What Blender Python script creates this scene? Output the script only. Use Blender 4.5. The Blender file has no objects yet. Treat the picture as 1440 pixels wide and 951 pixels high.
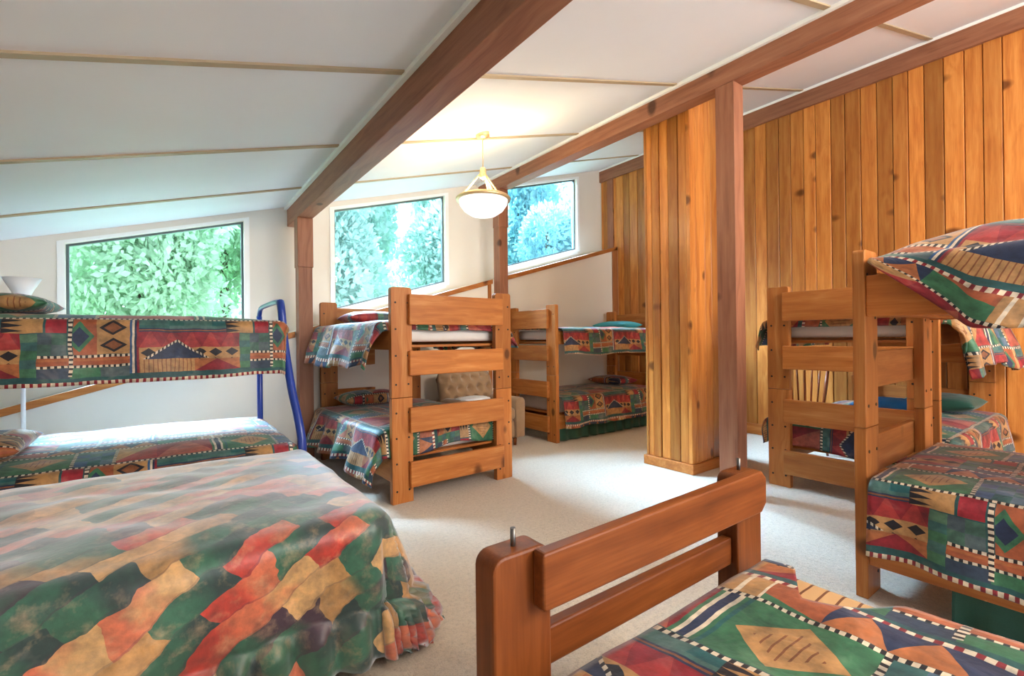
import bpy, bmesh, math, random
from mathutils import Vector, Matrix, noise as mnoise
PI = math.pi
scene = bpy.context.scene
col = scene.collection
random.seed(7)

# ------------------------------------------------------------------ node helper
class NT:
    def __init__(self, tree): self.t = tree
    def n(self, typ, **kw):
        nd = self.t.nodes.new(typ)
        for k, v in kw.items(): setattr(nd, k, v)
        return nd
    def put(self, sock, v):
        if isinstance(v, X): v = v.s
        if isinstance(v, bpy.types.NodeSocket): self.t.links.new(v, sock)
        elif isinstance(v, (int, float)):
            try: sock.default_value = v
            except TypeError: sock.default_value = (v, v, v, 1)[:len(sock.default_value)]
        else:
            v = tuple(v)
            m = len(sock.default_value)
            sock.default_value = (v + (1,))[:m] if len(v) < m else v[:m]
    def m(self, op, a, b=None, c=None):
        nd = self.n('ShaderNodeMath', operation=op)
        self.put(nd.inputs[0], a)
        if b is not None: self.put(nd.inputs[1], b)
        if c is not None: self.put(nd.inputs[2], c)
        return X(self, nd.outputs[0])
    def mix(self, f, a, b, blend='MIX'):
        nd = self.n('ShaderNodeMix', data_type='RGBA', blend_type=blend)
        self.put(nd.inputs[0], f); self.put(nd.inputs[6], a); self.put(nd.inputs[7], b)
        return nd.outputs[2]
    def vec(self, x, y, z):
        nd = self.n('ShaderNodeCombineXYZ')
        for i, v in enumerate((x, y, z)): self.put(nd.inputs[i], v)
        return nd.outputs[0]
    def sep(self, v):
        nd = self.n('ShaderNodeSeparateXYZ'); self.put(nd.inputs[0], v)
        return [X(self, o) for o in nd.outputs]
    def noise(self, v, scale=5, detail=3, rough=.5, dist=0):
        nd = self.n('ShaderNodeTexNoise')
        self.put(nd.inputs['Vector'], v); nd.inputs['Scale'].default_value = scale
        nd.inputs['Detail'].default_value = detail; nd.inputs['Roughness'].default_value = rough
        nd.inputs['Distortion'].default_value = dist
        return X(self, nd.outputs['Fac'])
    def white(self, v):
        nd = self.n('ShaderNodeTexWhiteNoise', noise_dimensions='3D'); self.put(nd.inputs['Vector'], v)
        return X(self, nd.outputs['Value'])
    def ramp(self, f, stops, interp='LINEAR'):
        nd = self.n('ShaderNodeValToRGB'); cr = nd.color_ramp; cr.interpolation = interp
        while len(cr.elements) < len(stops): cr.elements.new(.5)
        for e, (p, c) in zip(cr.elements, stops):
            e.position = p; e.color = tuple(c) + (1,) if len(c) == 3 else c
        self.put(nd.inputs[0], f)
        return nd.outputs[0]
    def bump(self, h, strength=.3, dist=.01):
        nd = self.n('ShaderNodeBump'); nd.inputs['Strength'].default_value = strength
        nd.inputs['Distance'].default_value = dist; self.put(nd.inputs['Height'], h)
        return nd.outputs[0]
class X:
    def __init__(self, nt, s): self.nt = nt; self.s = s
    def _o(self, op, b): return self.nt.m(op, self, b)
    def __add__(self, b): return self._o('ADD', b)
    def __radd__(self, b): return self._o('ADD', b)
    def __sub__(self, b): return self._o('SUBTRACT', b)
    def __rsub__(self, b): return self.nt.m('SUBTRACT', b, self)
    def __mul__(self, b): return self._o('MULTIPLY', b)
    def __rmul__(self, b): return self._o('MULTIPLY', b)
    def __truediv__(self, b): return self._o('DIVIDE', b)
    def lt(self, b): return self._o('LESS_THAN', b)
    def gt(self, b): return self._o('GREATER_THAN', b)
    def fl(self): return self.nt.m('FLOOR', self)
    def fr(self): return self.nt.m('FRACT', self)
    def ab(self): return self.nt.m('ABSOLUTE', self)
    def mod(self, b): return self.nt.m('FLOORED_MODULO', self, b)

def new_mat(name):
    m = bpy.data.materials.new(name); m.use_nodes = True
    nt = m.node_tree; nt.nodes.clear()
    N = NT(nt)
    out = N.n('ShaderNodeOutputMaterial'); b = N.n('ShaderNodeBsdfPrincipled')
    nt.links.new(b.outputs[0], out.inputs[0])
    return m, N, b, out

def plain(name, c, rough=.6, metal=0, var=.12, scale=8, bump=0, spec=.5, sheen=0):
    m, N, b, o = new_mat(name)
    tc = N.n('ShaderNodeTexCoord').outputs['Object']
    f = N.noise(tc, scale, 4)
    cc = N.mix(f, [x*(1-var) for x in c], [min(1, x*(1+var)) for x in c])
    N.put(b.inputs['Base Color'], cc)
    b.inputs['Roughness'].default_value = rough; b.inputs['Metallic'].default_value = metal
    b.inputs['Specular IOR Level'].default_value = spec
    b.inputs['Sheen Weight'].default_value = sheen
    if bump: N.put(b.inputs['Normal'], N.bump(N.noise(tc, scale*12, 3), bump, .004))
    return m

def wood(name, axis, light, mid, dark, rough=.46, knots=.6, var=.25, spec=.3):
    m, N, b, o = new_mat(name)
    tc = N.n('ShaderNodeTexCoord').outputs['Object']
    rnd = X(N, N.n('ShaderNodeObjectInfo').outputs['Random'])
    att = N.n('ShaderNodeAttribute', attribute_name='var'); att.attribute_type = 'GEOMETRY'
    av = X(N, att.outputs['Fac'])
    p = N.sep(tc)
    off = rnd*23.0 + av*41.0
    g = p[axis]; a, c = [p[i] for i in range(3) if i != axis]
    g2 = g + off
    v = N.vec(a*1.0 + off, c*1.0, g2*.12)
    warp = N.noise(N.vec(a*3.0+off, c*3.0, g2*1.1), 1.6, 2)
    ring = N.noise(N.vec(a*22.0 + warp*4.0, c*22.0 + off, g2*1.3), 1.0, 3, .55)
    fine = N.noise(N.vec(a*160.0, c*160.0 + off, g2*5.0), 1.0, 2)
    f = ring*.75 + fine*.25
    base = N.ramp(f, [(.25, dark), (.5, mid), (.75, light)])
    # knots
    vo = N.n('ShaderNodeTexVoronoi', feature='F1', voronoi_dimensions='3D')
    N.put(vo.inputs['Vector'], N.vec(a*5.5+off, c*2.0, g2*3.2)); vo.inputs['Scale'].default_value = 1.0
    d = X(N, vo.outputs['Distance'])
    pick = X(N, N.sep(vo.outputs['Color'])[0].s).gt(1-knots*.55)
    kn = N.m('SMOOTH_MIN', 1.0, (0.19 - d)*12.0, .1)
    kn = N.m('MAXIMUM', kn, 0.0) * pick
    base = N.mix(kn*.85, base, [x*.28 for x in dark])
    tone = (av + rnd).fr()
    base = N.mix(tone, N.mix(1.0, base, (1-var,)*3, 'MULTIPLY'), N.mix(1.0, base, (1+var*.5, 1+var*.45, 1+var*.4), 'MULTIPLY'))
    N.put(b.inputs['Base Color'], base)
    b.inputs['Roughness'].default_value = rough
    b.inputs['Specular IOR Level'].default_value = spec
    N.put(b.inputs['Normal'], N.bump(f - kn, .12, .004))
    return m

# ------------------------------------------------------------------ patchwork fabric
CR=(.25,.014,.026); RD=(.37,.035,.035); TE=(.37,.10,.04); OR=(.43,.145,.05); TA=(.47,.26,.10); CRM=(.72,.63,.48)
TL=(.012,.115,.125); NV=(.015,.032,.085); GR=(.04,.17,.085); BK=(.012,.012,.02); BR=(.25,.09,.035); BL=(.03,.10,.24); SAL=(.42,.10,.065)
def fabric_finish(N, b, colr, uv, rough=.5, sheen=.25, spec=.45, sr=.35):
    n1 = N.noise(uv, 26, 4, .6); n2 = N.noise(uv, 6.5, 3, .6, .6)
    f = n1*.5 + n2*.5
    colr = N.mix(1.0, colr, N.ramp(f, [(.3, (.30,.32,.36)), (.5, (.78,.76,.75)), (.7, (1.3,1.22,1.15))]), 'MULTIPLY')
    colr = N.mix(N.ramp(n2, [(.58,(0,0,0)), (.8,(.15,.15,.15))]), colr, (.72,.6,.5))
    N.put(b.inputs['Base Color'], colr)
    b.inputs['Roughness'].default_value = rough
    b.inputs['Specular IOR Level'].default_value = spec
    b.inputs['Sheen Weight'].default_value = sheen
    b.inputs['Sheen Roughness'].default_value = sr; b.inputs['Sheen Tint'].default_value = (.86,.93,1,1)
    return n1, n2
def patchwork():
    m, N, b, o = new_mat('patchwork_quilt_fabric')
    uv = N.n('ShaderNodeUVMap').outputs[0]
    wob = N.noise(uv, 9, 2)
    u0, v0, _ = N.sep(uv)
    wv = (wob - .5)*1.6
    U = (u0*100.0 + wv).mod(96.0); V = (v0*100.0 + wv).mod(74.0)
    def rect(x0, x1, y0, y1):
        a = N.m('COMPARE', U, (x0+x1)/2, (x1-x0)/2) if x1-x0 < 96 else None
        c = N.m('COMPARE', V, (y0+y1)/2, (y1-y0)/2)
        return a*c if a is not None else c
    def zig(c1, c2, n, x0, x1, y0, y1):          # triangles of c2 rising from the bottom
        t = ((U - x0)*(n/(x1-x0))).fr(); t = 1.0 - (t*2.0 - 1.0).ab()
        return N.mix(((V - y0)*(1/(y1-y0))).lt(t), c1, c2)
    def zigv(c1, c2, n, x0, x1, y0, y1):
        t = ((V - y0)*(n/(y1-y0))).fr(); t = 1.0 - (t*2.0 - 1.0).ab()
        return N.mix(((U - x0)*(1/(x1-x0))).lt(t), c1, c2)
    def dia(c1, c2, c3, nx, ny, x0, x1, y0, y1):
        a = (((U - x0)*(nx/(x1-x0))).fr() - .5).ab(); c = (((V - y0)*(ny/(y1-y0))).fr() - .5).ab()
        s = a + c
        return N.mix(s.lt(.27), N.mix(s.lt(.42), c1, c2), c3)
    def chk(c1, c2, nx, ny, x0, x1, y0, y1):
        a = ((U - x0)*(nx/(x1-x0))).fl(); c = ((V - y0)*(ny/(y1-y0))).fl()
        k = (a + c).mod(2.0)
        w = N.white(N.vec(a, c, 3.3))
        return N.mix(w*.45, N.mix(k, c1, c2), (.16,.24,.2))
    def stripes(axis, cols, x0, x1):
        t = ((U if axis == 0 else V) - x0)*(1/(x1-x0))
        st = [(i/len(cols), c) for i, c in enumerate(cols)]
        return N.ramp(t, st, 'CONSTANT')
    def hatch(c1, c2, n, axis=0):
        t = ((U if axis == 0 else V)*n).fr()
        return N.mix(t.lt(.22), c1, c2)
    def dash(axis, per=2.4, c1=CRM, c2=BK):
        t = ((U if axis == 0 else V)*(1/per)).fr()
        return N.mix(t.lt(.55), c2, c1)
    def diag(c1, c2, x0, x1, y0, y1, flip=False):
        a = (U - x0)*(1/(x1-x0)); c = (V - y0)*(1/(y1-y0))
        return N.mix((a + c).lt(1.0) if flip else a.lt(c), c1, c2)
    C = (0.016, .09, .095)
    L = [
     ((0,49,17,26), zig(CR, RD, 5, 0,49,17,27)),
     ((0,42,26,33), chk(TL, (.03,.13,.12), 6, 2, 0,42,26,33)),
     ((0,42,26,28), stripes(1, [NV, BR, NV], 26, 28)),
     ((42,57,25.5,33), zigv(TA, BK, 3, 42,50,25.5,33)),
     ((58,66,25.5,33), (.33,.02,.035)),
     ((49,66,14,25), chk(NV, (.05,.13,.10), 3, 2, 49,66,14,25)),
     ((49,55,3,25), chk(GR, TL, 1, 5, 49,55,3,25)),
     ((68.5,78,14,33), dia(TE, GR, NV, 1, 1, 64,78,14,33)),
     ((78,92,14,33), dia(TA, BK, BR, 1, 2, 78,92,14,33)),
     ((92,96,3,33), stripes(0, [BL, CRM, NV, CR], 92, 96)),
     ((0,49,10,17), dia(TA, BK, BK, 6, 1, 0,49,11,17)),
     ((0,26,3,10.4), hatch(TA, BR, .5)),
     ((26,49,3,10), zig(OR, CR, 1, 26,49,3,10)),
     ((55,92,8.5,12.8), stripes(1, [TE, TE, OR, TE], 8.5, 12.8)),
     ((55,92,12.4,13.8), dash(0)), ((55,92,7.2,8.4), dash(0)),
     ((55,92,2,7), chk(NV, GR, 3, 1, 55,92,2,7)),
     ((66.6,68.2,3,32.5), dash(1)),
     ((0,96,33,34.6), dash(0)),
     ((0,26,35,60), zig(CR, SAL, 1, 0,26,35,60)),
     ((26,34,35,60), stripes(0, [GR, CRM, NV, NV, CRM, GR, TL], 26, 34)),
     ((34,60,35,60), dia(GR, TA, hatch(TA, BR, .45), 1, 1, 34,60,35,60)),
     ((60,61.5,35,60), dash(1)),
     ((61.5,77,35,60), chk(BL, TL, 3, 4, 61.5,77,35,60)),
     ((77,96,35,60), diag(RD, TA, 77,96,35,60)),
     ((77,78.5,35,60), dash(1)),
     ((0,96,60,61.4), dash(0, 2.0)),
     ((0,48,61.5,72), diag(TE, GR, 0,48,61.5,72, True)),
     ((20,34,61.5,72), hatch(TA, CRM, .18)),
     ((48,96,61.5,72), zig(NV, OR, 4, 48,96,61.5,72)),
     ((0,96,72,74), dash(0, 3.0, CRM, CR)),
    ]
    colr = None
    base = N.mix(0.0, C, C)
    for r, c in L: base = N.mix(rect(*r), base, c)
    # teal triangle with a dotted edge
    tri = (17.6 - U).ab()*(10/14.0) + (V - 10.4)
    inb = V.gt(10.4)
    base = N.mix(tri.lt(11.4)*inb, base, dash(0, 1.8)); base = N.mix(tri.lt(10.0)*inb, base, NV)
    n1, n2 = fabric_finish(N, b, base, uv, .52, .22, .42)
    ed = N.m('PINGPONG', u0, .12)*1.0
    N.put(b.inputs['Normal'], N.bump(n1*.5 + n2*1.4, .35, .012))
    return m

def floral():
    m, N, b, o = new_mat('leaf_print_bedspread_fabric')
    uv = N.n('ShaderNodeUVMap').outputs[0]
    w = N.noise(uv, 7, 3)
    w2 = N.noise(uv, 2.2, 2)
    u, v, _ = N.sep(uv)
    # slanted strokes: rows follow the diagonal
    a = u*.80 + v*.60 + (w - .5)*.10 + (w2 - .5)*.2; c = v*.85 - u*.53 + (w - .5)*.085 + (w2-.5)*.16
    row = (c*(1/.085)).fl()
    aa = a*(1/.23) + row*.37
    cell = aa.fl(); fu = aa.fr(); fv = (c*(1/.085)).fr()
    rnd = N.white(N.vec(cell, row, 1.7))
    G1=(.022,.15,.085); G2=(.008,.045,.045); T1=(.72,.43,.17); T2=(.55,.29,.09); R1=(.55,.035,.015); R2=(.68,.17,.075); P1=(.05,.018,.045)
    ca = N.ramp(rnd, [(0, T1), (.18, R1), (.38, G1), (.60, T1), (.70, R2), (.80, G1), (.94, T2)], 'CONSTANT')
    cb = N.ramp(rnd, [(0, T2), (.18, R2), (.38, G2), (.60, T2), (.70, T1), (.80, P1), (.94, G1)], 'CONSTANT')
    f = N.m('SMOOTHSTEP', fu + (w - .5)*.8, .25, .85) if False else fu + (w - .5)*1.2
    base = N.mix(N.ramp(f, [(.3,(0,0,0)), (.75,(1,1,1))]), ca, cb)
    edge = fv.lt(.07)
    base = N.mix(edge*.35, base, P1)
    n3 = N.noise(uv, 14, 4, .65)
    base = N.mix(N.ramp(n3, [(.52,(0,0,0)), (.7,(.4,.4,.4))]), base, (.66,.46,.26))
    n1, n2 = fabric_finish(N, b, base, uv, .45, .95, .5, .5)
    b.inputs['Coat Weight'].default_value = .5; b.inputs['Coat Roughness'].default_value = .42
    N.put(b.inputs['Normal'], N.bump(n1*.6 + n2*1.2, .3, .012))
    return m

PW = [wood('pine_board_'+'xyz'[i], i, (.60,.265,.078), (.46,.158,.034), (.31,.095,.021)) for i in range(3)]
PD = [wood('dark_pine_board_'+'xyz'[i], i, (.27,.082,.020), (.175,.046,.010), (.09,.022,.005), .36, .2, .25, .3) for i in range(3)]
CED = wood('cedar_cladding_z', 2, (.72,.33,.085), (.58,.22,.048), (.38,.105,.020), .34, 1.1, .45)
FIR = [wood('fir_beam_'+'xyz'[i], i, (.42,.19,.105), (.33,.135,.073), (.20,.075,.04), .5, .8) for i in range(3)]
TRM = [wood('cedar_trim_'+'xyz'[i], i, (.40,.17,.06), (.32,.12,.038), (.22,.075,.022), .45, .3) for i in range(3)]
QUILT = patchwork(); FLOR = floral()
WHITE = plain('white_ceiling_paint', (.78,.80,.83), .75, var=.03, scale=3)
CREAM = plain('cream_wall_paint', (.76,.70,.61), .8, var=.03, scale=3)
TRIMW = plain('white_trim_paint', (.86,.85,.82), .5, var=.02)
BATT = plain('tan_batten', (.42,.32,.20), .6, var=.1)
MATT = plain('white_mattress_ticking', (.78,.76,.72), .7, var=.06, bump=.2)
GREEN = plain('dark_green_cotton', (.006,.07,.045), .65, var=.25, scale=14, bump=.25, sheen=.2)
TEALP = plain('teal_pillow_cotton', (.06,.42,.50), .65, var=.15, scale=10, bump=.2)
BLUEC = plain('blue_cotton', (.01,.13,.32), .6, var=.2, scale=10, bump=.2)
BLUEM = plain('blue_enamel_metal', (.012,.045,.30), .3, 0, var=.1)
STEEL = plain('dull_steel', (.18,.17,.16), .35, .9, var=.1)
DARKM = plain('dark_bolt_metal', (.03,.025,.02), .5, .6, var=.1)
LAMPW = plain('white_lamp_enamel', (.85,.86,.86), .4, var=.02)
GOLD = plain('pale_brass', (.72,.55,.30), .35, .7, var=.1)
TANV = plain('tan_velvet_upholstery', (.33,.20,.105), .8, var=.2, scale=12, sheen=.4, bump=.15)
TOWEL = plain('white_fleece', (.82,.82,.84), .9, var=.06, scale=30, bump=.5)
REDW = wood('red_brown_turned_wood_z', 2, (.40,.12,.04), (.30,.075,.024), (.18,.04,.014), .3, 0)
BARK = plain('bark', (.10,.075,.05), .9, var=.3)

def carpet():
    m, N, b, o = new_mat('beige_carpet_pile')
    tc = N.n('ShaderNodeTexCoord').outputs['Object']
    n1 = N.noise(tc, 150, 3, .8); n4 = N.noise(tc, 46, 3, .7); n2 = N.noise(tc, 14, 4, .7); n3 = N.noise(tc, 2.0, 3)
    c = N.mix(n2, (.66,.56,.43), (.78,.69,.56))
    c = N.mix(n3*.35, c, (.60,.51,.38))
    sp = N.ramp(n1*.55 + n4*.45, [(.36,(.74,.73,.72)), (.5,(1,1,1)), (.64,(1.12,1.12,1.12))])
    c = N.mix(1.0, c, sp, 'MULTIPLY')
    N.put(b.inputs['Base Color'], c); b.inputs['Roughness'].default_value = .75
    b.inputs['Specular IOR Level'].default_value = .35
    b.inputs['Sheen Weight'].default_value = .35
    N.put(b.inputs['Normal'], N.bump(n1*.6 + n4*.8 + n2*1.0, .8, .015))
    return m
def sheet():
    m, N, b, o = new_mat('tan_ribbed_sheet')
    uv = N.n('ShaderNodeTexCoord').outputs['Object']
    x, y, z = N.sep(uv)
    t = ((y + (N.noise(uv, 5, 2)-.5)*.02)*24.0).fr()
    c = N.mix(t.lt(.16), (.58,.36,.17), (.16,.06,.03))
    N.put(b.inputs['Base Color'], c); b.inputs['Roughness'].default_value = .6
    return m
def glass():
    m = bpy.data.materials.new('hazy_teal_glass'); m.use_nodes = True
    nt = m.node_tree; nt.nodes.clear(); N = NT(nt)
    out = N.n('ShaderNodeOutputMaterial')
    tr = N.n('ShaderNodeBsdfTransparent'); tr.inputs[0].default_value = (.86,.965,1.0,1)
    gl = N.n('ShaderNodeBsdfGlossy'); gl.inputs['Roughness'].default_value = .02
    fr = N.n('ShaderNodeFresnel'); fr.inputs[0].default_value = 1.4
    mx = N.n('ShaderNodeMixShader')
    nt.links.new((X(N, fr.outputs[0])*.45).s, mx.inputs[0]); nt.links.new(tr.outputs[0], mx.inputs[1]); nt.links.new(gl.outputs[0], mx.inputs[2])
    nt.links.new(mx.outputs[0], out.inputs[0])
    return m
def leafmat(name, c, c2):
    m, N, b, o = new_mat(name)
    tc = N.n('ShaderNodeTexCoord').outputs['Object']
    f = N.noise(tc, 1.4, 4, .7); g = N.noise(tc, 9, 2)
    cc = N.mix(f*.6+g*.4, c, c2)
    d = N.n('ShaderNodeBsdfDiffuse'); t = N.n('ShaderNodeBsdfTranslucent')
    N.put(d.inputs[0], cc); N.put(t.inputs[0], cc)
    mx = N.n('ShaderNodeMixShader'); mx.inputs[0].default_value = .5
    m.node_tree.links.new(d.outputs[0], mx.inputs[1]); m.node_tree.links.new(t.outputs[0], mx.inputs[2])
    m.node_tree.links.new(mx.outputs[0], o.inputs[0])
    return m
def glow(name, c, s):
    m, N, b, o = new_mat(name)
    b.inputs['Base Color'].default_value = c + (1,)
    b.inputs['Emission Color'].default_value = c + (1,); b.inputs['Emission Strength'].default_value = s
    b.inputs['Roughness'].default_value = .3
    return m
CARPET = carpet(); SHEET = sheet(); GLASS = glass()
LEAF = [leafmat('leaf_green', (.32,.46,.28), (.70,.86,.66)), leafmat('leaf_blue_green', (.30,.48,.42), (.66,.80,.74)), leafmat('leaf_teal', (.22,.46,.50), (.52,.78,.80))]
BOWL = glow('lit_frosted_glass', (.95,.97,1.0), .27)

# ------------------------------------------------------------------ mesh helpers
def mkobj(name, bm, mats, parent=None, smooth=False, loc=None):
    me = bpy.data.meshes.new(name); bm.normal_update(); bm.to_mesh(me); bm.free()
    if not isinstance(mats, (list, tuple)): mats = [mats]
    for m in mats: me.materials.append(m)
    if smooth:
        for p in me.polygons: p.use_smooth = True
    o = bpy.data.objects.new(name, me); col.objects.link(o)
    if parent: o.parent = parent
    if loc: o.location = loc
    return o
def tag(o, label=None, cat=None, group=None, kind=None):
    if label: o['label'] = label
    if cat: o['category'] = cat
    if group: o['group'] = group
    if kind: o['kind'] = kind
    return o
def empty(name, loc, rz=0):
    o = bpy.data.objects.new(name, None); col.objects.link(o)
    o.location = loc; o.rotation_euler = (0, 0, rz); o.empty_display_size = .1
    return o
def box(bm, x0, x1, y0, y1, z0, z1, bev=.004, seg=2, mi=0):
    b2 = bmesh.new()
    vs = [b2.verts.new((x, y, z)) for x in (x0, x1) for y in (y0, y1) for z in (z0, z1)]
    for f in ((0,1,3,2), (4,6,7,5), (0,4,5,1), (2,3,7,6), (0,2,6,4), (1,5,7,3)): b2.faces.new([vs[i] for i in f])
    if bev: bmesh.ops.bevel(b2, geom=list(b2.edges), offset=bev, segments=seg, affect='EDGES', profile=.5)
    merge(bm, b2, mi)
def merge(bm, b2, mi=0, mat=None):
    b2.normal_update()
    mp = {}
    for v in b2.verts: mp[v] = bm.verts.new(mat @ v.co if mat else v.co)
    for f in b2.faces:
        nf = bm.faces.new([mp[v] for v in f.verts]); nf.material_index = mi; nf.smooth = f.smooth
    b2.free()
def prism(bm, poly, axis, a0, a1, bev=0, mi=0):
    """poly: 2-D outline; extruded along axis from a0 to a1. axis 0: (y,z); 1: (x,z); 2: (x,y)"""
    b2 = bmesh.new()
    def P(p, a): return {0: (a, p[0], p[1]), 1: (p[0], a, p[1]), 2: (p[0], p[1], a)}[axis]
    A = [b2.verts.new(P(p, a0)) for p in poly]; B = [b2.verts.new(P(p, a1)) for p in poly]
    n = len(poly)
    b2.faces.new(A); b2.faces.new(B[::-1])
    for i in range(n): b2.faces.new((A[i], B[i], B[(i+1) % n], A[(i+1) % n]))
    bmesh.ops.recalc_face_normals(b2, faces=b2.faces)
    if bev: bmesh.ops.bevel(b2, geom=list(b2.edges), offset=bev, segments=2, affect='EDGES', profile=.5)
    merge(bm, b2, mi)
def tube(bm, pts, r, n=10, mi=0, cap=True):
    pts = [Vector(p) for p in pts]
    if not isinstance(r, (list, tuple)): r = [r]*len(pts)
    rings = []; up = Vector((0, 0, 1))
    for i, p in enumerate(pts):
        d = (pts[min(i+1, len(pts)-1)] - pts[max(i-1, 0)]).normalized()
        a = d.cross(up)
        if a.length < .05: a = d.cross(Vector((1, 0, 0)))
        a.normalize(); b = d.cross(a)
        rings.append([bm.verts.new(p + a*r[i]*math.cos(2*PI*k/n) + b*r[i]*math.sin(2*PI*k/n)) for k in range(n)])
    for i in range(len(rings)-1):
        for k in range(n):
            f = bm.faces.new((rings[i][k], rings[i+1][k], rings[i+1][(k+1) % n], rings[i][(k+1) % n])); f.smooth = True; f.material_index = mi
    if cap:
        for R in (rings[0], rings[-1]):
            f = bm.faces.new(R); f.material_index = mi
    bmesh.ops.recalc_face_normals(bm, faces=bm.faces)
def lathe(bm, prof, n=40, c=(0, 0), mi=0):
    rings = []
    for r, z in prof:
        rings.append([bm.verts.new((c[0]+max(r, 1e-4)*math.cos(2*PI*k/n), c[1]+max(r, 1e-4)*math.sin(2*PI*k/n), z)) for k in range(n)])
    for i in range(len(rings)-1):
        for k in range(n):
            f = bm.faces.new((rings[i][k], rings[i][(k+1) % n], rings[i+1][(k+1) % n], rings[i+1][k])); f.smooth = True; f.material_index = mi
def smoothpath(pts, k=6):
    pts = [Vector(p) for p in pts]; out = []
    P = [pts[0]] + pts + [pts[-1]]
    for i in range(1, len(P)-2):
        for j in range(k):
            t = j/k; a, b, c, d = P[i-1], P[i], P[i+1], P[i+2]
            out.append(.5*((2*b) + (c-a)*t + (2*a-5*b+4*c-d)*t*t + (3*b-a-3*c+d)*t**3))
    out.append(pts[-1]); return out
def set_var(o, fn):
    at = o.data.attributes.new('var', 'FLOAT', 'FACE')
    for p in o.data.polygons: at.data[p.index].value = fn(p)
def nz(x, y, z=0): return mnoise.noise(Vector((x, y, z)))

def cloth(name, rect, ztop, ext, mat, seed=0, r=.05, flare=.10, ripple=.018, kf=16, bulge=.02, wr=.010, step=.018,
          uvo=(0, 0), uvr=0, uvs=1, hem=.0, thick=.012, parent=None, floor=None, ruffle=None, prof=None, cut=None, s0fn=None, maxl=None):
    """bed cover: flat over rect (x0,x1,y0,y1) at ztop, hanging where ext (s0,s1,t0,t1) goes beyond it"""
    x0, x1, y0, y1 = rect; s0, s1, t0, t1 = ext
    ns = int((s1-s0)/step); nt_ = int((t1-t0)/step)
    bm = bmesh.new(); uvl = bm.loops.layers.uv.new('UVMap')
    V = []; UV = []
    cx, cy = (x0+x1)/2, (y0+y1)/2; hx, hy = (x1-x0)/2, (y1-y0)/2
    for i in range(ns+1):
        row = []
        for j in range(nt_+1):
            t = t0+(t1-t0)*j/nt_; sa = s0fn(t) if s0fn else s0; s = sa+(s1-sa)*i/ns
            ex = max(s-x1, 0)-max(x0-s, 0); ey = max(t-y1, 0)-max(y0-t, 0)
            if maxl and math.hypot(ex, ey) > maxl:
                q = maxl/math.hypot(ex, ey); ex *= q; ey *= q
                s = min(max(s, x0), x1)+ex; t = min(max(t, y0), y1)+ey
            L = math.hypot(ex, ey); bx = min(max(s, x0), x1); by = min(max(t, y0), y1)
            z = ztop; px, py = bx, by
            top_f = max(0, 1-((bx-cx)/hx)**6)*max(0, 1-((by-cy)/hy)**6)
            z += bulge*top_f + wr*(nz(s*3.1+seed, t*3.1, seed) + .6*nz(s*8+seed, t*8, seed+3))*(.35+.65*top_f)
            if L > 0:
                dx, dy = ex/L, ey/L
                L2 = L*(1+hem*nz(s*2.3+seed*2, t*2.3, 5)) if hem else L
                if prof: L2 *= prof(s, t)
                fl = flare if not isinstance(flare, tuple) else flare[0]*abs(dx)**2+flare[1]*abs(dy)**2
                q = r*PI/2
                if L2 < q: h = r*math.sin(L2/r); g = r*(1-math.cos(L2/r))
                else: h = r+fl*(L2-q); g = r+(L2-q)*math.sqrt(max(0, 1-fl*fl))
                along = s*abs(dy)+t*abs(dx) + math.atan2(dy, dx)*.25
                k = min(1, L2/.28)
                h += ripple*k*(math.sin(along*kf+seed+1.5*nz(along*2, seed)) + .8*nz(along*7+seed, L2*3, 1.3)) + ripple*.6*k
                if ruffle: h -= .014*math.exp(-((g-ruffle[0])/.012)**2)
                if ruffle and g > ruffle[0]:
                    kk = min(1, (g-ruffle[0])/.03)
                    h += kk*(ruffle[1]*(.5+.5*math.sin(along*ruffle[2] + 2*nz(along*3, 2))) + ruffle[3]*(g-ruffle[0])/.2)
                z -= g
                if floor is not None and z < floor: h += (floor-z)*.3; z = floor+.002*(i % 3)
                px += dx*h; py += dy*h
            row.append(bm.verts.new((px, py, z)))
            c_, s_ = math.cos(uvr), math.sin(uvr)
            UV.append((uvo[0]+(s*c_-t*s_)*uvs, uvo[1]+(s*s_+t*c_)*uvs))
        V.append(row)
    for i in range(ns):
        for j in range(nt_):
            if cut and cut(s0+(s1-s0)*(i+.5)/ns, t0+(t1-t0)*(j+.5)/nt_): continue
            f = bm.faces.new((V[i][j], V[i+1][j], V[i+1][j+1], V[i][j+1])); f.smooth = True
            for lp, (a, b2) in zip(f.loops, ((i, j), (i+1, j), (i+1, j+1), (i, j+1))): lp[uvl].uv = UV[a*(nt_+1)+b2]
    bmesh.ops.dissolve_degenerate(bm, dist=1e-5, edges=bm.edges) if maxl else None
    bmesh.ops.delete(bm, geom=[v for v in bm.verts if not v.link_faces], context='VERTS')
    o = mkobj(name, bm, mat, parent)
    md = o.modifiers.new('thickness', 'SOLIDIFY'); md.thickness = thick; md.offset = 1.0
    return o

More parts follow.
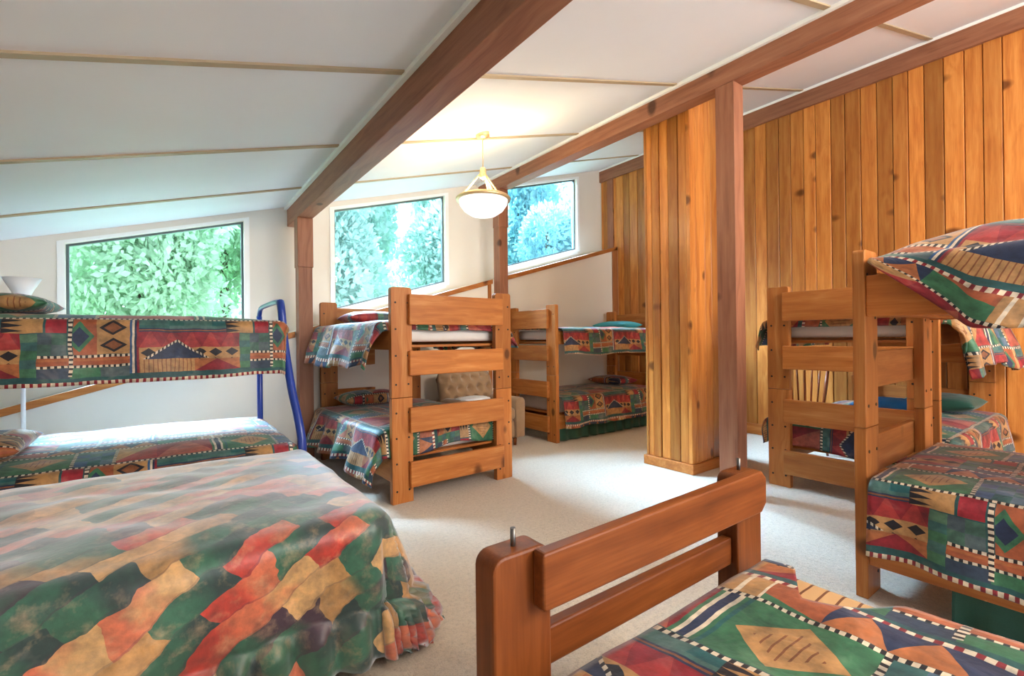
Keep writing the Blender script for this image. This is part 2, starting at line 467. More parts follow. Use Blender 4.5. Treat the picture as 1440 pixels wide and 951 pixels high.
def pillow(name, sx, sy, sz, mat, seed=0, uvo=(0, 0), n=26):
    bm = bmesh.new(); uvl = bm.loops.layers.uv.new('UVMap')
    for side in (1, -1):
        V = []
        for i in range(n+1):
            row = []
            for j in range(n+1):
                u = -1+2*i/n; v = -1+2*j/n
                e = max(0, (1-abs(u)**2.6))*max(0, (1-abs(v)**2.6))
                pinch = 1-.07*(1-abs(v)**2)*abs(u)**4; pinch2 = 1-.07*(1-abs(u)**2)*abs(v)**4
                z = side*sz*.5*e**.45*(1+.12*nz(u*2+seed, v*2, side)) + .006*nz(u*7+seed, v*7, side+2)*e
                row.append(bm.verts.new((u*sx/2*pinch, v*sy/2*pinch2, z+sz/2)))
            V.append(row)
        for i in range(n):
            for j in range(n):
                q = (V[i][j], V[i+1][j], V[i+1][j+1], V[i][j+1])
                idx = ((i, j), (i+1, j), (i+1, j+1), (i, j+1))
                if side < 0: q = q[::-1]; idx = idx[::-1]
                f = bm.faces.new(q); f.smooth = True
                for lp, (a, b) in zip(f.loops, idx): lp[uvl].uv = (uvo[0]+sx*a/n, uvo[1]+sy*b/n)
    bmesh.ops.remove_doubles(bm, verts=bm.verts, dist=.0004)
    return mkobj(name, bm, mat)

# ------------------------------------------------------------------ room shell
CA, CS = 2.406, .284                       # ceiling height: CA + CS * x
def cz(x): return CA+CS*x
XL, XR, YB, YH, YW = -3.2, 6.05, -3.2, 5.22, 5.58
def struct(o): return tag(o, kind='structure')

bm = bmesh.new(); box(bm, XL-.1, XR+.12, YB, YW+.1, -.12, 0, 0)
struct(mkobj('floor', bm, CARPET))
bm = bmesh.new(); prism(bm, [(XL-.1, cz(XL-.1)), (XR+.12, cz(XR+.12)), (XR+.12, cz(XR+.12)+.15), (XL-.1, cz(XL-.1)+.15)], 1, YB, YW+.12)
struct(mkobj('ceiling', bm, WHITE))
# window wall, with three slanted openings
WT = lambda x: 2.315+CS*x
WB = lambda x: 1.160+CS*x
wins = [(-.69, .67), (1.585, 3.025), (3.955, 5.465)]
bm = bmesh.new()
def seg(a, b, lo, hi): prism(bm, [(a, lo(a)), (b, lo(b)), (b, hi(b)), (a, hi(a))], 1, YW, YW+.12)
xs = XL
zero = lambda x: -.1
for a, b in wins:
    seg(xs, a, zero, cz); seg(a, b, zero, WB); seg(a, b, WT, cz); xs = b
seg(xs, XR+.1, zero, cz)
struct(mkobj('wall_back', bm, CREAM))
# windows: frame bars and a pane each
for i, (a, b) in enumerate(wins):
    e = empty('window_%d' % (i+1), (0, 0, 0)); struct(e)
    fm = bmesh.new(); w = .02
    for (p, q, lo, hi) in ((a, a+w, WB, WT), (b-w, b, WB, WT), (a+w, b-w, WB, lambda x: WB(x)+.02), (a+w, b-w, lambda x: WT(x)-.02, WT)):
        prism(fm, [(p, lo(p)), (q, lo(q)), (q, hi(q)), (p, hi(p))], 1, YW+.045, YW+.085)
    mkobj('window_frame', fm, plain('grey_window_metal_%d' % i, (.10,.13,.13), .4, .3), e)
    pm = bmesh.new(); prism(pm, [(a+.012, WB(a)+.012), (b-.012, WB(b)+.012), (b-.012, WT(b)-.012), (a+.012, WT(a)-.012)], 1, YW+.062, YW+.068)
    mkobj('pane', pm, GLASS, e)
    cm = bmesh.new(); c = .05                                     # flat painted casing
    for (p, q, lo, hi) in ((a-c, a, lambda x: WB(x)-c, lambda x: WT(x)+c*.6), (b, b+c, lambda x: WB(x)-c, lambda x: WT(x)+c*.6), (a, b, lambda x: WB(x)-c*1.6, WB), (a, b, WT, lambda x: WT(x)+c*.6)):
        prism(cm, [(p, lo(p)), (q, lo(q)), (q, hi(q)), (p, hi(p))], 1, YW-.012, YW+.0)
    mkobj('casing', cm, TRIMW, e)
# half wall under the windows, following the roof slope
HW = lambda x: 1.035+CS*x
bm = bmesh.new(); prism(bm, [(XL, -.05), (XR-.005, -.05), (XR-.005, HW(XR)), (XL, HW(XL))], 1, YH, YW-.001)
struct(mkobj('wall_back_ledge', bm, CREAM))
def trim(n, poly, axis, a0, a1, mats, bev=.003):
    bm = bmesh.new(); prism(bm, poly, axis, a0, a1, bev)
    return struct(mkobj('trim_%d' % n, bm, mats))
def capstrip(n, a, b): return trim(n, [(a, HW(a)-.052), (b, HW(b)-.052), (b, HW(b)+.008), (a, HW(a)+.008)], 1, YH-.022, YH+.02, PW[0])
capstrip(1, XL, 1.077); capstrip(2, 1.227, 3.53); capstrip(3, 3.69, 6.015)
trim(4, [(5.895, 0), (6.015, 0), (6.015, HW(6.015)+.008), (5.895, HW(5.895)-.05)], 1, YH-.022, YH, TRM[2])
trim(5, [(3.455, 0), (3.505, 0), (3.505, HW(3.505)-.05), (3.455, HW(3.455)-.05)], 1, YH-.02, YH, PW[2])
bm = bmesh.new(); box(bm, XL-.1, XL, YB, YW+.1, 0, cz(XL)+.02, 0); struct(mkobj('wall_left_blocker', bm, CREAM))  # unseen wall, added to keep sky light off the left ceiling
bm = bmesh.new(); prism(bm, [(XL, 0), (.6, 0), (.6, cz(.6)), (XL, cz(XL))], 1, YB, YB+.1); struct(mkobj('wall_front_blocker', bm, CREAM))  # unseen part wall behind the camera, added to block sky light on the left
# right wall: vertical cedar boards
bm = bmesh.new(); y = YB; vals = []; rw = random.Random(3)
while y < YW:
    w = rw.choice((.125, .135, .145, .155)); proud = rw.choice((0, .004, .009))
    n0 = len(bm.faces)
    box(bm, XR-proud, XR+.03, y+.0025, min(y+w, YW)-.0025, .12, 3.93, .005, 1)
    vals += [rw.random()]*(len(bm.faces)-n0); y += w
n0 = len(bm.faces); box(bm, XR+.02, XR+.1, YB, YW, 0, cz(XR+.05), 0); vals += [.5]*(len(bm.faces)-n0)
o = struct(mkobj('wall_right', bm, CED)); set_var(o, lambda p: vals[p.index])
bm = bmesh.new(); box(bm, XR-.022, XR+.02, YB, YW, 0, .135, .004)
struct(mkobj('baseboard_right', bm, PW[1]))
trim(6, [(XR-.045, 3.90), (XR+.01, 3.90), (XR+.01, cz(XR)-.002), (XR-.045, 4.085)], 1, YB, YW, FIR[1])
trim(7, [(XR-.055, 4.082), (XR, 4.082), (XR, cz(XR)), (XR-.055, cz(XR-.055))], 1, YB, YW, TRIMW)
trim(8, [(XR-.03, 0), (XR, 0), (XR, 3.9), (XR-.03, 3.9)], 1, 5.30, 5.42, FIR[2])
# beams
def beam(n, x0, x1, zb):
    bm = bmesh.new(); prism(bm, [(x0, zb), (x1, zb), (x1, cz(x1)), (x0, cz(x0))], 1, YB, YW-.002, .004)
    struct(mkobj('beam_%d' % n, bm, FIR[1]))
    k = .032
    trim(8+n, [(x0-k, cz(x0-k)-.028), (x0, cz(x0)-.036), (x0, cz(x0)), (x0-k, cz(x0-k))], 1, YB, YW-.004, TRIMW)
    trim(10+n, [(x1, cz(x1)-.036), (x1+k, cz(x1+k)-.028), (x1+k, cz(x1+k)), (x1, cz(x1))], 1, YB, YW-.004, TRIMW)
beam(1, 1.085, 1.228, 2.500); beam(2, 3.555, 3.70, 3.232)
# seams of the ceiling panels
for i, yy in enumerate((-1.2, 0.02, 1.245, 2.39, 3.57, 4.75)):
    bm = bmesh.new()
    for a, b in ((XL, 1.05), (1.262, 3.52), (3.735, XR-.06)):
        prism(bm, [(a, cz(a)-.011), (b, cz(b)-.011), (b, cz(b)+.003), (a, cz(a)+.003)], 1, yy-.02, yy+.02)
    struct(mkobj('trim_%d' % (13+i), bm, BATT))
# posts carrying the beams
def pillar(n, x0, x1, y0, y1, z1, step=True):
    bm = bmesh.new()
    if step:
        box(bm, x0, x1, y0, y1, 2.0 if z1 < 2.6 else z1-.5, z1, .004); box(bm, x0+.008, x1-.008, y0+.008, y1, 0, 2.0 if z1 < 2.6 else z1-.5, .004)
    else: box(bm, x0, x1, y0, y1, 0, z1, .005)
    return struct(mkobj('pillar_%d' % n, bm, FIR[2]))
pillar(1, 1.08, 1.23, 5.07, YH-.001, 2.50)
pillar(2, 3.55, 3.70, 5.07, YH-.001, 3.232)
pillar(3, 3.56, 3.70, 1.90, 2.055, 3.232, False)
# boarded chase behind the middle post
bm = bmesh.new(); vals = []; rw = random.Random(11)
cx0, cx1, cy0, cy1 = 3.845, 4.75, 2.48, 2.975
def brd(*a):
    n0 = len(bm.faces); box(bm, *a, .006, 1); vals.extend([rw.random()]*(len(bm.faces)-n0))
edges = [cy0+.02, 2.59, 2.70, 2.80, 2.885, cy1]
for a, b in zip(edges, edges[1:]): brd(cx0-rw.choice((0, .01)), cx0+.03, a+.002, b-.002, .09, 3.5)
edges = [cx0-.01, 3.92, 3.99, 4.09, 4.20, 4.31, 4.43, 4.55, 4.66, cx1]
for a, b in zip(edges, edges[1:]):
    brd(a+.002, b-.002, cy0-rw.choice((0, .012)), cy0+.03, .09, min(cz(a), 3.6)-.02); brd(a+.002, b-.002, cy1-.03, cy1+rw.choice((0, .01)), .09, 3.5)
brd(cx0+.02, cx1-.01, cy0+.02, cy1-.02, 0, 3.49)
o = struct(mkobj('pillar_4', bm, CED)); set_var(o, lambda p: vals[p.index])
bm = bmesh.new(); box(bm, cx0-.03, cx1, cy0-.03, cy1+.02, 0, .09, .005)
struct(mkobj('baseboard_1', bm, PW[0]))

# ------------------------------------------------------------------ wooden bunk beds
ENDB = ((1.368, 1.602), (.975, 1.165), (.535, .728), (.115, .310))
PWD, PT = .172, .05
def wpost(x0, z0, z1, y0, parent, rnd=True, mats=PW):
    """one flat post plank with rounded top and bolt heads"""
    bm = bmesh.new()
    r = .022 if rnd else .003
    pts = [(x0, z0), (x0+PWD, z0)]
    for k in range(5): t = k/4*PI/2; pts.append((x0+PWD-r+r*math.cos(t), z1-r+r*math.sin(t)))
    for k in range(5): t = PI/2+k/4*PI/2; pts.append((x0+r+r*math.cos(t), z1-r+r*math.sin(t)))
    prism(bm, pts, 1, y0, y0+PT, .0035)
    for zz in [z0+(z1-z0)*q for q in (.12, .38, .62, .86)]:
        for xx in (x0+.035, x0+PWD-.035):
            if random.random() < .75:
                for (ya, yb) in ((y0-.0025, y0+.002), (y0+PT-.002, y0+PT+.0025)):
                    b2 = bmesh.new(); bmesh.ops.create_cone(b2, cap_ends=True, segments=10, radius1=.008, radius2=.008, depth=yb-ya)
                    merge(bm, b2, 1, Matrix.Translation((xx, (ya+yb)/2, zz)) @ Matrix.Rotation(PI/2, 4, 'X'))
    return mkobj('post', bm, [mats[2], DARKM], parent)
def bunk(name, loc, rz, label, W=1.15, L=1.95, guard=None, group='wooden bunk beds', foot_in=False):
    e = empty(name, loc, rz); tag(e, label, 'bunk bed', group)
    for yy in (0, L-PT):
        for x0 in (0, W-PWD):
            wpost(x0, 0, .805, yy, e, False); wpost(x0, .808, 1.655, yy, e)
        for (a, b) in ENDB:
            bm = bmesh.new(); yb = yy-.038 if yy == 0 else yy+PT
            box(bm, .135, W-.115, yb, yb+.038, a, b, .006)
            mkobj('end_board', bm, PW[0], e)
    for (a, b) in (guard or (1.175, 1.335), (.16, .335)):
        for x0 in (.012, W-.05):
            bm = bmesh.new(); box(bm, x0, x0+.038, PT, L-PT, a, b, .005); mkobj('side_rail', bm, PW[1], e)
    for z in (1.36 if guard else 1.21, .338):
        bm = bmesh.new()
        for k in range(12):
            yy = PT+.03+k*(L-.2)/11; box(bm, .03, W-.03, yy, yy+.08, z-.02 if k % 12 else z-.02, z, .002)
        mkobj('bed_slats', bm, PW[0], e)
    return e
def on_bed(o, e, lz=None, dx=0, dy=0):
    """place o (built in bed coordinates) with the bed's transform, as its own thing"""
    o.rotation_euler = (0, 0, e.rotation_euler.z)
    c, s = math.cos(e.rotation_euler.z), math.sin(e.rotation_euler.z)
    o.location = (e.location.x+dx*c-dy*s, e.location.y+dx*s+dy*c, lz or 0)
    return o
def mattress(e, z0, h, label, W=1.15, L=1.95, mat=None, group='bunk mattresses'):
    bm = bmesh.new(); box(bm, .058, W-.058, .12, L-.07, z0, z0+h, .035, 4)
    o = mkobj('mattress', bm, mat or MATT, None, True); tag(o, label, 'mattress', group); return on_bed(o, e)
def quilt(e, z, ext, label, rect, name='quilt', **kw):
    o = cloth(name, rect, z, ext, QUILT, **kw); tag(o, label, 'quilt', 'patchwork quilts'); return on_bed(o, e)
def put_pillow(e, x, y, z, label, mat=None, sx=.62, sy=.42, sz=.15, rz=0, seed=0, tilt=0, uvo=(0, 0), group='bed pillows'):
    o = pillow('pillow', sx, sy, sz, mat or QUILT, seed, uvo)
    tag(o, label, 'pillow', group); on_bed(o, e, z, x, y); o.rotation_euler.z += rz; o.rotation_euler.x = tilt
    return o

W, L = 1.15, 1.95
# --- bunk by the second window
A = bunk('bunk_bed', (1.375, 3.40, 0), math.radians(2.0), 'wooden bunk bed standing with its ladder-like end boards below the middle window', L=1.80)
mattress(A, 1.232, .148, 'white mattress on the top level of the bunk below the middle window', L=1.80)
mattress(A, .340, .20, 'white mattress on the lower level of the bunk below the middle window', L=1.80)
quilt(A, 1.388, (-.42, 1.42, .03, 1.68), 'patchwork quilt on the top level of the bunk below the middle window', (-.02, 1.15, .125, 1.72), seed=1, uvo=(.1, .36), uvr=PI/2, hem=.25, flare=.22, ripple=.03)
quilt(A, .55, (-.40, 1.20, -.10, 1.68), 'patchwork quilt on the lower level of the bunk below the middle window', (-.03, 1.09, .125, 1.72), seed=2, uvo=(.5, .36), uvr=PI/2, hem=.25, flare=(.25,.05), ripple=.035)
put_pillow(A, .45, 1.47, 1.405, 'patchwork pillow at the head of the top bunk below the middle window', seed=1, uvo=(.2, .2))
put_pillow(A, .40, 1.45, .58, 'patchwork pillow at the head of the lower bunk below the middle window', seed=2, uvo=(.5, .3))
# --- bunk in the back corner
B = bunk('bunk_bed', (3.73, 5.14, 0), -PI/2, 'wooden bunk bed with a dark green bed skirt in the back corner', W=.95, L=1.98)
mattress(B, 1.232, .12, 'white mattress on the top level of the back corner bunk', W=.95, L=1.98)
mattress(B, .340, .18, 'white mattress on the lower level of the back corner bunk', W=.95, L=1.98)
quilt(B, 1.36, (.06, 1.30, .07, 1.9), 'patchwork quilt on the top level of the back corner bunk', (.02, .955, .07, 1.9), seed=3, uvo=(.0, 1.29), uvr=-PI/2, hem=.1)
quilt(B, .535, (.06, 1.34, .06, 1.9), 'patchwork quilt hanging above the green skirt of the back corner bunk', (-.0, .955, .07, 1.9), seed=4, uvo=(.2, 1.29), uvr=-PI/2, hem=.1)
put_pillow(B, .45, 1.66, 1.37, 'teal pillow at the head of the top bunk in the back corner', TEALP, seed=3, sz=.12)
put_pillow(B, .40, 1.60, .56, 'patchwork pillow at the head of the lower bunk in the back corner', seed=4, sz=.13, uvo=(.6, .1))
def skirt(e, W, L, x, y0, y1, z1, label, seed=0, group='dark green bed skirts', z0=.012):
    bm = bmesh.new(); n = int((y1-y0)/.015); m_ = 10; V = []
    for i in range(n+1):
        yy = y0+(y1-y0)*i/n
        V.append([bm.verts.new((x+(j/m_)*(.02+.014*math.sin(yy*38+seed+2*nz(yy*3, seed))), yy, z1+(z0-z1)*j/m_)) for j in range(m_+1)])
    for i in range(n):
        for j in range(m_): f = bm.faces.new((V[i][j], V[i+1][j], V[i+1][j+1], V[i][j+1])); f.smooth = True
    o = mkobj('bed_skirt', bm, GREEN); md = o.modifiers.new('thickness', 'SOLIDIFY'); md.thickness = .004
    tag(o, label, 'bed skirt', group); return on_bed(o, e)
skirt(B, .95, 1.98, .908, .06, 1.92, .30, 'dark green bed skirt under the lower bunk in the back corner', 1)
# --- bunk against the cedar wall
Fb = bunk('bunk_bed', (4.11, 1.93, 0), -PI/2, 'wooden bunk bed standing end-on against the cedar board wall', W=1.10, L=1.92)
mattress(Fb, 1.232, .14, 'white mattress on the top level of the bunk against the cedar wall', W=1.10, L=1.92)
mattress(Fb, .340, .18, 'white mattress on the lower level of the bunk against the cedar wall', W=1.10, L=1.92)
quilt(Fb, 1.38, (-.30, 1.53, .03, 1.8), 'patchwork quilt on the top level of the bunk against the cedar wall', (-.03, 1.12, .125, 1.85), seed=5, uvo=(.4, .25), uvr=-PI/2, hem=.2, flare=.2, ripple=.03)
quilt(Fb, .535, (-.14, 1.52, -.10, 1.8), 'patchwork quilt on the lower level of the bunk against the cedar wall', (-.03, 1.12, .125, 1.85), seed=6, uvo=(.2, 1.46), uvr=-PI/2, hem=.2, flare=(.1,.04))
put_pillow(Fb, .82, 1.50, .565, 'dark green pillow at the head of the lower bunk against the cedar wall', GREEN, seed=5, sx=.5, sy=.55)
put_pillow(Fb, .60, .88, .565, 'blue pillow on the lower bunk against the cedar wall', BLUEC, seed=6, sx=.5, sy=.40, sz=.14)
# --- bunk at the right edge of the view
Rb = bunk('bunk_bed', (3.80, .85, 0), PI, 'wooden bunk bed with a side rail over the carpet, nearest the right edge', W=1.14, L=1.98, guard=(1.335, 1.53))
mattress(Rb, 1.365, .23, 'thick mattress on the top level of the bunk nearest the right edge', W=1.14, L=1.98)
mattress(Rb, .340, .22, 'mattress on the lower level of the bunk nearest the right edge', W=1.14, L=1.98)
quilt(Rb, 1.60, (.02, 1.51, .075, 1.9), 'patchwork quilt hanging over the side rail of the top bunk nearest the right edge', (.0, 1.13, .07, 1.9), seed=7, uvo=(.25, .2), uvr=-PI/2+.4, uvs=.9, hem=.12, flare=.12, bulge=.12, prof=lambda s, t: min(1, .12+(t-.075)*2.5))
quilt(Rb, .575, (.02, 1.52, .075, 1.9), 'patchwork quilt on the lower bunk nearest the right edge, above a green skirt', (.0, 1.15, .07, 1.9), seed=8, uvo=(.20, 1.50), uvr=-PI/2, hem=.12, flare=.10)
skirt(Rb, 1.14, 1.98, 1.10, .34, 1.9, .36, 'dark green bed skirt under the lower bunk nearest the right edge', 2)

# --- low single bed in front
e = empty('single_bed', (1.585, .84, 0), PI); tag(e, 'low dark-stained wooden single bed with a two-board footboard, closest to the viewer', 'bed')
NB = e; Wn, Ln = 1.07, 2.0
for yy in (0, Ln-.07):
    for x0 in (0, Wn-.15):
        bm = bmesh.new(); r = .03; x1 = x0+.15
        pts = [(x0, 0), (x1, 0)]+[(x1-r+r*math.cos(k/5*PI/2), .812-r+r*math.sin(k/5*PI/2)) for k in range(6)]+[(x0+r+r*math.cos(PI/2+k/5*PI/2), .812-r+r*math.sin(PI/2+k/5*PI/2)) for k in range(6)]
        prism(bm, pts, 1, yy, yy+.07, .006)
        p = mkobj('post', bm, PD[2], e)
        bm = bmesh.new(); tube(bm, [(x0+.075, yy+.035, .80), (x0+.075, yy+.035, .85)], .006); pn = mkobj('stacking_pin', bm, STEEL, p)
        pn['label'] = 'steel pin in the post top'
    bi = yy+.07 if yy == 0 else yy-.035
    bm = bmesh.new(); prism(bm, [(.065, .690), (Wn-.105, .690), (Wn-.10, .695), (Wn-.10, .805), (Wn-.105, .81), (.065, .822), (.035, .795), (.035, .715)], 1, bi, bi+.035, .005)
    mkobj('end_board', bm, PD[0], e)
    bm = bmesh.new(); box(bm, .15, Wn-.15, yy+.018, yy+.05, .53, .615, .005); mkobj('end_board', bm, PD[0], e)
for x0 in (.02, Wn-.06):
    bm = bmesh.new(); box(bm, x0, x0+.04, .07, Ln-.07, .17, .34, .006); mkobj('side_rail', bm, PD[1], e)
bm = bmesh.new()
for k in range(12): yy = .1+k*.16; box(bm, .06, Wn-.06, yy, yy+.08, .31, .33, .002)
mkobj('bed_slats', bm, PW[0], e)
mattress(NB, .345, .185, 'mattress under a tan striped sheet on the low front bed', W=Wn, L=1.94, mat=SHEET)
quilt(NB, .54, (.06, 1.32, .125, 1.85), 'patchwork quilt spread over the low front bed', (-.03, 1.04, .10, 1.9), seed=9, uvo=(.12, .95), uvr=-PI/2, uvs=.95, hem=.12, bulge=.03, wr=.02, s0fn=lambda t: .09+.19*max(0, 1-((t-.30)/.16)**2) if t > .30 else .09+.19*max(0, 1-abs(t-.30)/.09))

# ------------------------------------------------------------------ double bed with leaf-print bedspread
e = empty('double_bed', (-.62, 2.545, 0)); tag(e, 'low double bed base hidden under the leaf-print bedspread', 'bed')
DB = e
bm = bmesh.new(); box(bm, -1.2, 1.22, -.58, .58, .12, .32, .01); mkobj('box_base', bm, MATT, e)
for sx in (-1.1, 1.1):
    for sy in (-.5, .5):
        bm = bmesh.new(); tube(bm, [(sx, sy, 0), (sx, sy, .125)], .03); mkobj('leg', bm, DARKM, e)
bm = bmesh.new(); box(bm, -1.22, 1.25, -.61, .61, .322, .55, .05, 4); o = mkobj('mattress', bm, MATT, None, True, (-.62, 2.545, 0)); tag(o, 'mattress under the leaf-print bedspread', 'mattress')
o = cloth('bedspread', (-1.22, 1.28, -.64, .64), .556, (-1.2, 1.87, -1.20, 1.22), FLOR, seed=12, r=.08, flare=(.30,.04), maxl=.575, ripple=.016, kf=9, bulge=.03, wr=.016, step=.02, floor=.006, ruffle=(.345, .050, 50, .03))
o.location = (-.62, 2.545, 0); tag(o, 'bedspread of green, rust and tan leaf print with a ruffled hem', 'bedspread')

# ------------------------------------------------------------------ blue metal futon bunk
e = empty('bunk_bed', (.66, 3.30, 0)); tag(e, 'blue metal-tube bunk bed below the left window', 'bunk bed')
BBk = e; LB = 2.05
for xx in (0.0, -LB):
    bm = bmesh.new()
    tube(bm, smoothpath([(xx+.055, -.06, 0), (xx+.05, -.06, .30), (xx+.045, -.05, .62), (xx+.01, .07, .95), (xx-.01, .17, 1.25), (xx-.02, .20, 1.46), (xx-.02, .24, 1.52)]), .026)
    tube(bm, smoothpath([(xx-.02, .24, 1.52), (xx-.02, .45, 1.53), (xx-.02, .80, 1.53), (xx-.02, 1.05, 1.52), (xx-.02, 1.14, 1.46)]), .018)
    mkobj('front_leg', bm, BLUEM, e)
    bm = bmesh.new(); tube(bm, [(xx-.02, 1.14, 0), (xx-.02, 1.14, 1.46)], .022); mkobj('rear_leg', bm, BLUEM, e)
    bm = bmesh.new(); tube(bm, [(xx-.01, .2, 1.12), (xx-.02, 1.14, 1.12)], .016); mkobj('cross_bar', bm, BLUEM, e)
    bm = bmesh.new(); tube(bm, [(xx+.03, -.04, .40), (xx-.02, 1.14, .40)], .016); mkobj('cross_bar', bm, BLUEM, e)
for (yy, z) in ((.2, 1.10), (1.14, 1.10), (-.05, .38), (1.14, .38)):
    bm = bmesh.new(); tube(bm, [(-LB, yy, z), (0, yy, z)], .018); mkobj('side_rail', bm, BLUEM, e)
for z, ya in ((1.115, .2), (.395, -.05)):
    bm = bmesh.new()
    for k in range(11): xx = -LB+.1+k*.185; tube(bm, [(xx, ya, z), (xx, 1.14, z)], .008, 6)
    mkobj('wire_deck', bm, BLUEM, e)
def mat_at(x0, x1, y0, y1, z0, z1, label):
    bm = bmesh.new(); box(bm, x0, x1, y0, y1, z0, z1, .04, 4); o = mkobj('mattress', bm, MATT, None, True, tuple(BBk.location)); tag(o, label, 'mattress', 'bunk mattresses')
mat_at(-1.98, -.06, .235, 1.10, 1.125, 1.365, 'mattress on the top level of the blue metal bunk')
mat_at(-1.98, -.05, .0, 1.30, .41, .585, 'futon mattress on the lower level of the blue metal bunk')
o = quilt(BBk, 1.375, (-1.95, .03, -.22, 1.05), 'patchwork quilt hanging from the top level of the blue metal bunk', (-2.0, -.045, .15, 1.12), seed=14, uvo=(.776, .20), hem=.04, flare=.04, ripple=.012, bulge=.03, r=.045)
o = quilt(BBk, .595, (-1.95, .06, -.22, 1.25), 'patchwork quilt on the lower futon level of the blue metal bunk', (-2.0, -.04, -.03, 1.28), seed=15, uvo=(.70, .36), hem=.08, bulge=.035, r=.06)
put_pillow(BBk, -1.42, .55, 1.415, 'patchwork pillow at the head of the blue top bunk', seed=8, sx=.5, sy=.62, sz=.12, uvo=(.1, .5))
put_pillow(BBk, -1.50, .42, .635, 'patchwork pillow on the lower futon of the blue bunk', seed=9, sx=.48, sy=.62, sz=.14, uvo=(.4, .1))

# ------------------------------------------------------------------ floor lamp behind the blue bunk
e = empty('floor_lamp', (-.83, 4.86, 0)); tag(e, 'white torchiere floor lamp behind the blue bunk', 'lamp')
bm = bmesh.new(); lathe(bm, [(0, 0), (.13, 0), (.135, .012), (.11, .03), (.02, .045), (.0, .045)]); mkobj('base', bm, LAMPW, e)
bm = bmesh.new(); tube(bm, [(0, 0, .04), (0, 0, 1.58)], .013); mkobj('pole', bm, LAMPW, e)
bm = bmesh.new(); lathe(bm, [(.02, 1.56), (.035, 1.58), (.06, 1.64), (.105, 1.73), (.10, 1.73), (.055, 1.645), (.02, 1.60)]); mkobj('lamp_shade', bm, LAMPW, e)

# ------------------------------------------------------------------ pendant lamp
px, py = 2.25, 3.45; zc = cz(px)
e = empty('pendant_lamp', (px, py, 0)); tag(e, 'lit glass bowl pendant lamp hanging from the ceiling', 'lamp')
bm = bmesh.new(); lathe(bm, [(0, zc+.01), (.06, zc+.01), (.062, zc-.03), (.02, zc-.05), (0, zc-.05)], 24); mkobj('ceiling_rose', bm, GOLD, e)
bm = bmesh.new(); tube(bm, [(0, 0, zc-.04), (0, 0, 2.74)], .005); mkobj('rod', bm, GOLD, e)
bm = bmesh.new(); lathe(bm, [(0, 2.75), (.022, 2.745), (.03, 2.715), (.024, 2.68), (.034, 2.66), (0, 2.64)], 20); mkobj('hub', bm, GOLD, e)
for k in range(3):
    for s in (-.11, .11):
        t = k*2*PI/3+.5+s; bm = bmesh.new(); tube(bm, [(.02*math.cos(t), .02*math.sin(t), 2.70), (.21*math.cos(t), .21*math.sin(t), 2.475)], .006, 8); mkobj('strut', bm, GOLD, e)
bm = bmesh.new(); lathe(bm, [(.205, 2.46), (.235, 2.455), (.24, 2.475), (.225, 2.49), (.205, 2.485), (.205, 2.46)], 48); mkobj('rim', bm, GOLD, e)
bm = bmesh.new(); lathe(bm, [(.215, 2.468), (.205, 2.42), (.17, 2.37), (.11, 2.33), (.05, 2.315), (.0, 2.312)], 48); g = mkobj('glass_bowl', bm, BOWL, e)

# ------------------------------------------------------------------ tufted armchair
e = empty('armchair', (2.98, 4.72, 0), .10); tag(e, 'tan tufted armchair standing between the two back bunks', 'armchair')
bm = bmesh.new(); box(bm, -.36, .36, -.34, .33, .09, .30, .03, 3); mkobj('base', bm, TANV, e, True)
bm = bmesh.new(); box(bm, -.27, .27, -.37, .22, .305, .45, .05, 4); mkobj('seat', bm, TANV, e, True)
for s in (-1, 1):
    bm = bmesh.new(); prism(bm, [(.28*s+.075*math.cos(k/8*PI)*1.0+.045*s, .50+.07*math.sin(k/8*PI)) for k in range(9)]+[(.28*s-.065+.045*s, .10), (.28*s+.065+.045*s, .10)], 1, -.38, .30, .012)
    mkobj('arm', bm, TANV, e, True)
bm = bmesh.new(); n1, n2 = 72, 54; V = []
for i in range(n1+1):
    r_ = []
    for j in range(n2+1):
        u = i/n1; v = j/n2; x = -.40+.80*u; z = .40+.46*v
        a = (x/.145); b_ = (z-.40)/.13
        d = min(math.hypot((a-round(a-(.5*(rr % 2)))-(.5*(rr % 2)))*.145, (b_-rr)*.13) for rr in range(0, 5))
        edge = min(1, min(u, 1-u)*9)*min(1, (1-v)*8)
        yy = .20-.10*v*-1 - .10*edge**.5*(.25+.75*min(1, (d/.06))**.7)
        cr = 1 if v < .75 else 1-.10*((v-.75)/.25)**2
        r_.append(bm.verts.new((x*cr, yy, z)))
    V.append(r_)
for i in range(n1):
    for j in range(n2): f = bm.faces.new((V[i][j], V[i+1][j], V[i+1][j+1], V[i][j+1])); f.smooth = True
o = mkobj('backrest', bm, TANV, e); md = o.modifiers.new('thickness', 'SOLIDIFY'); md.thickness = .10; md.offset = -1
for s in (-.3, .3):
    for t in (-.3, .28):
        bm = bmesh.new(); tube(bm, [(s, t, 0), (s, t, .10)], [.018, .026]); mkobj('leg', bm, PD[2], e)
bm = bmesh.new()
for k in range(3):
    b2 = bmesh.new(); bmesh.ops.create_uvsphere(b2, u_segments=32, v_segments=16, radius=1)
    for v in b2.verts:
        q = v.co; f = 1+.10*nz(q.x*2.5+k, q.y*2.5, q.z*2.5)
        v.co = Vector((math.copysign(abs(q.x)**.7, q.x)*.20*f, math.copysign(abs(q.y)**.7, q.y)*.15*f, math.copysign(abs(q.z)**.8, q.z)*.028*f))
    for f in b2.faces: f.smooth = True
    merge(bm, b2, 0, Matrix.Translation((-.02*k, .01*k, .028+.042*k)))
o = mkobj('folded_blanket', bm, TOWEL); o.location = (2.88, 4.60, .452); tag(o, 'white fleece blanket folded on the tan armchair seat', 'blanket')

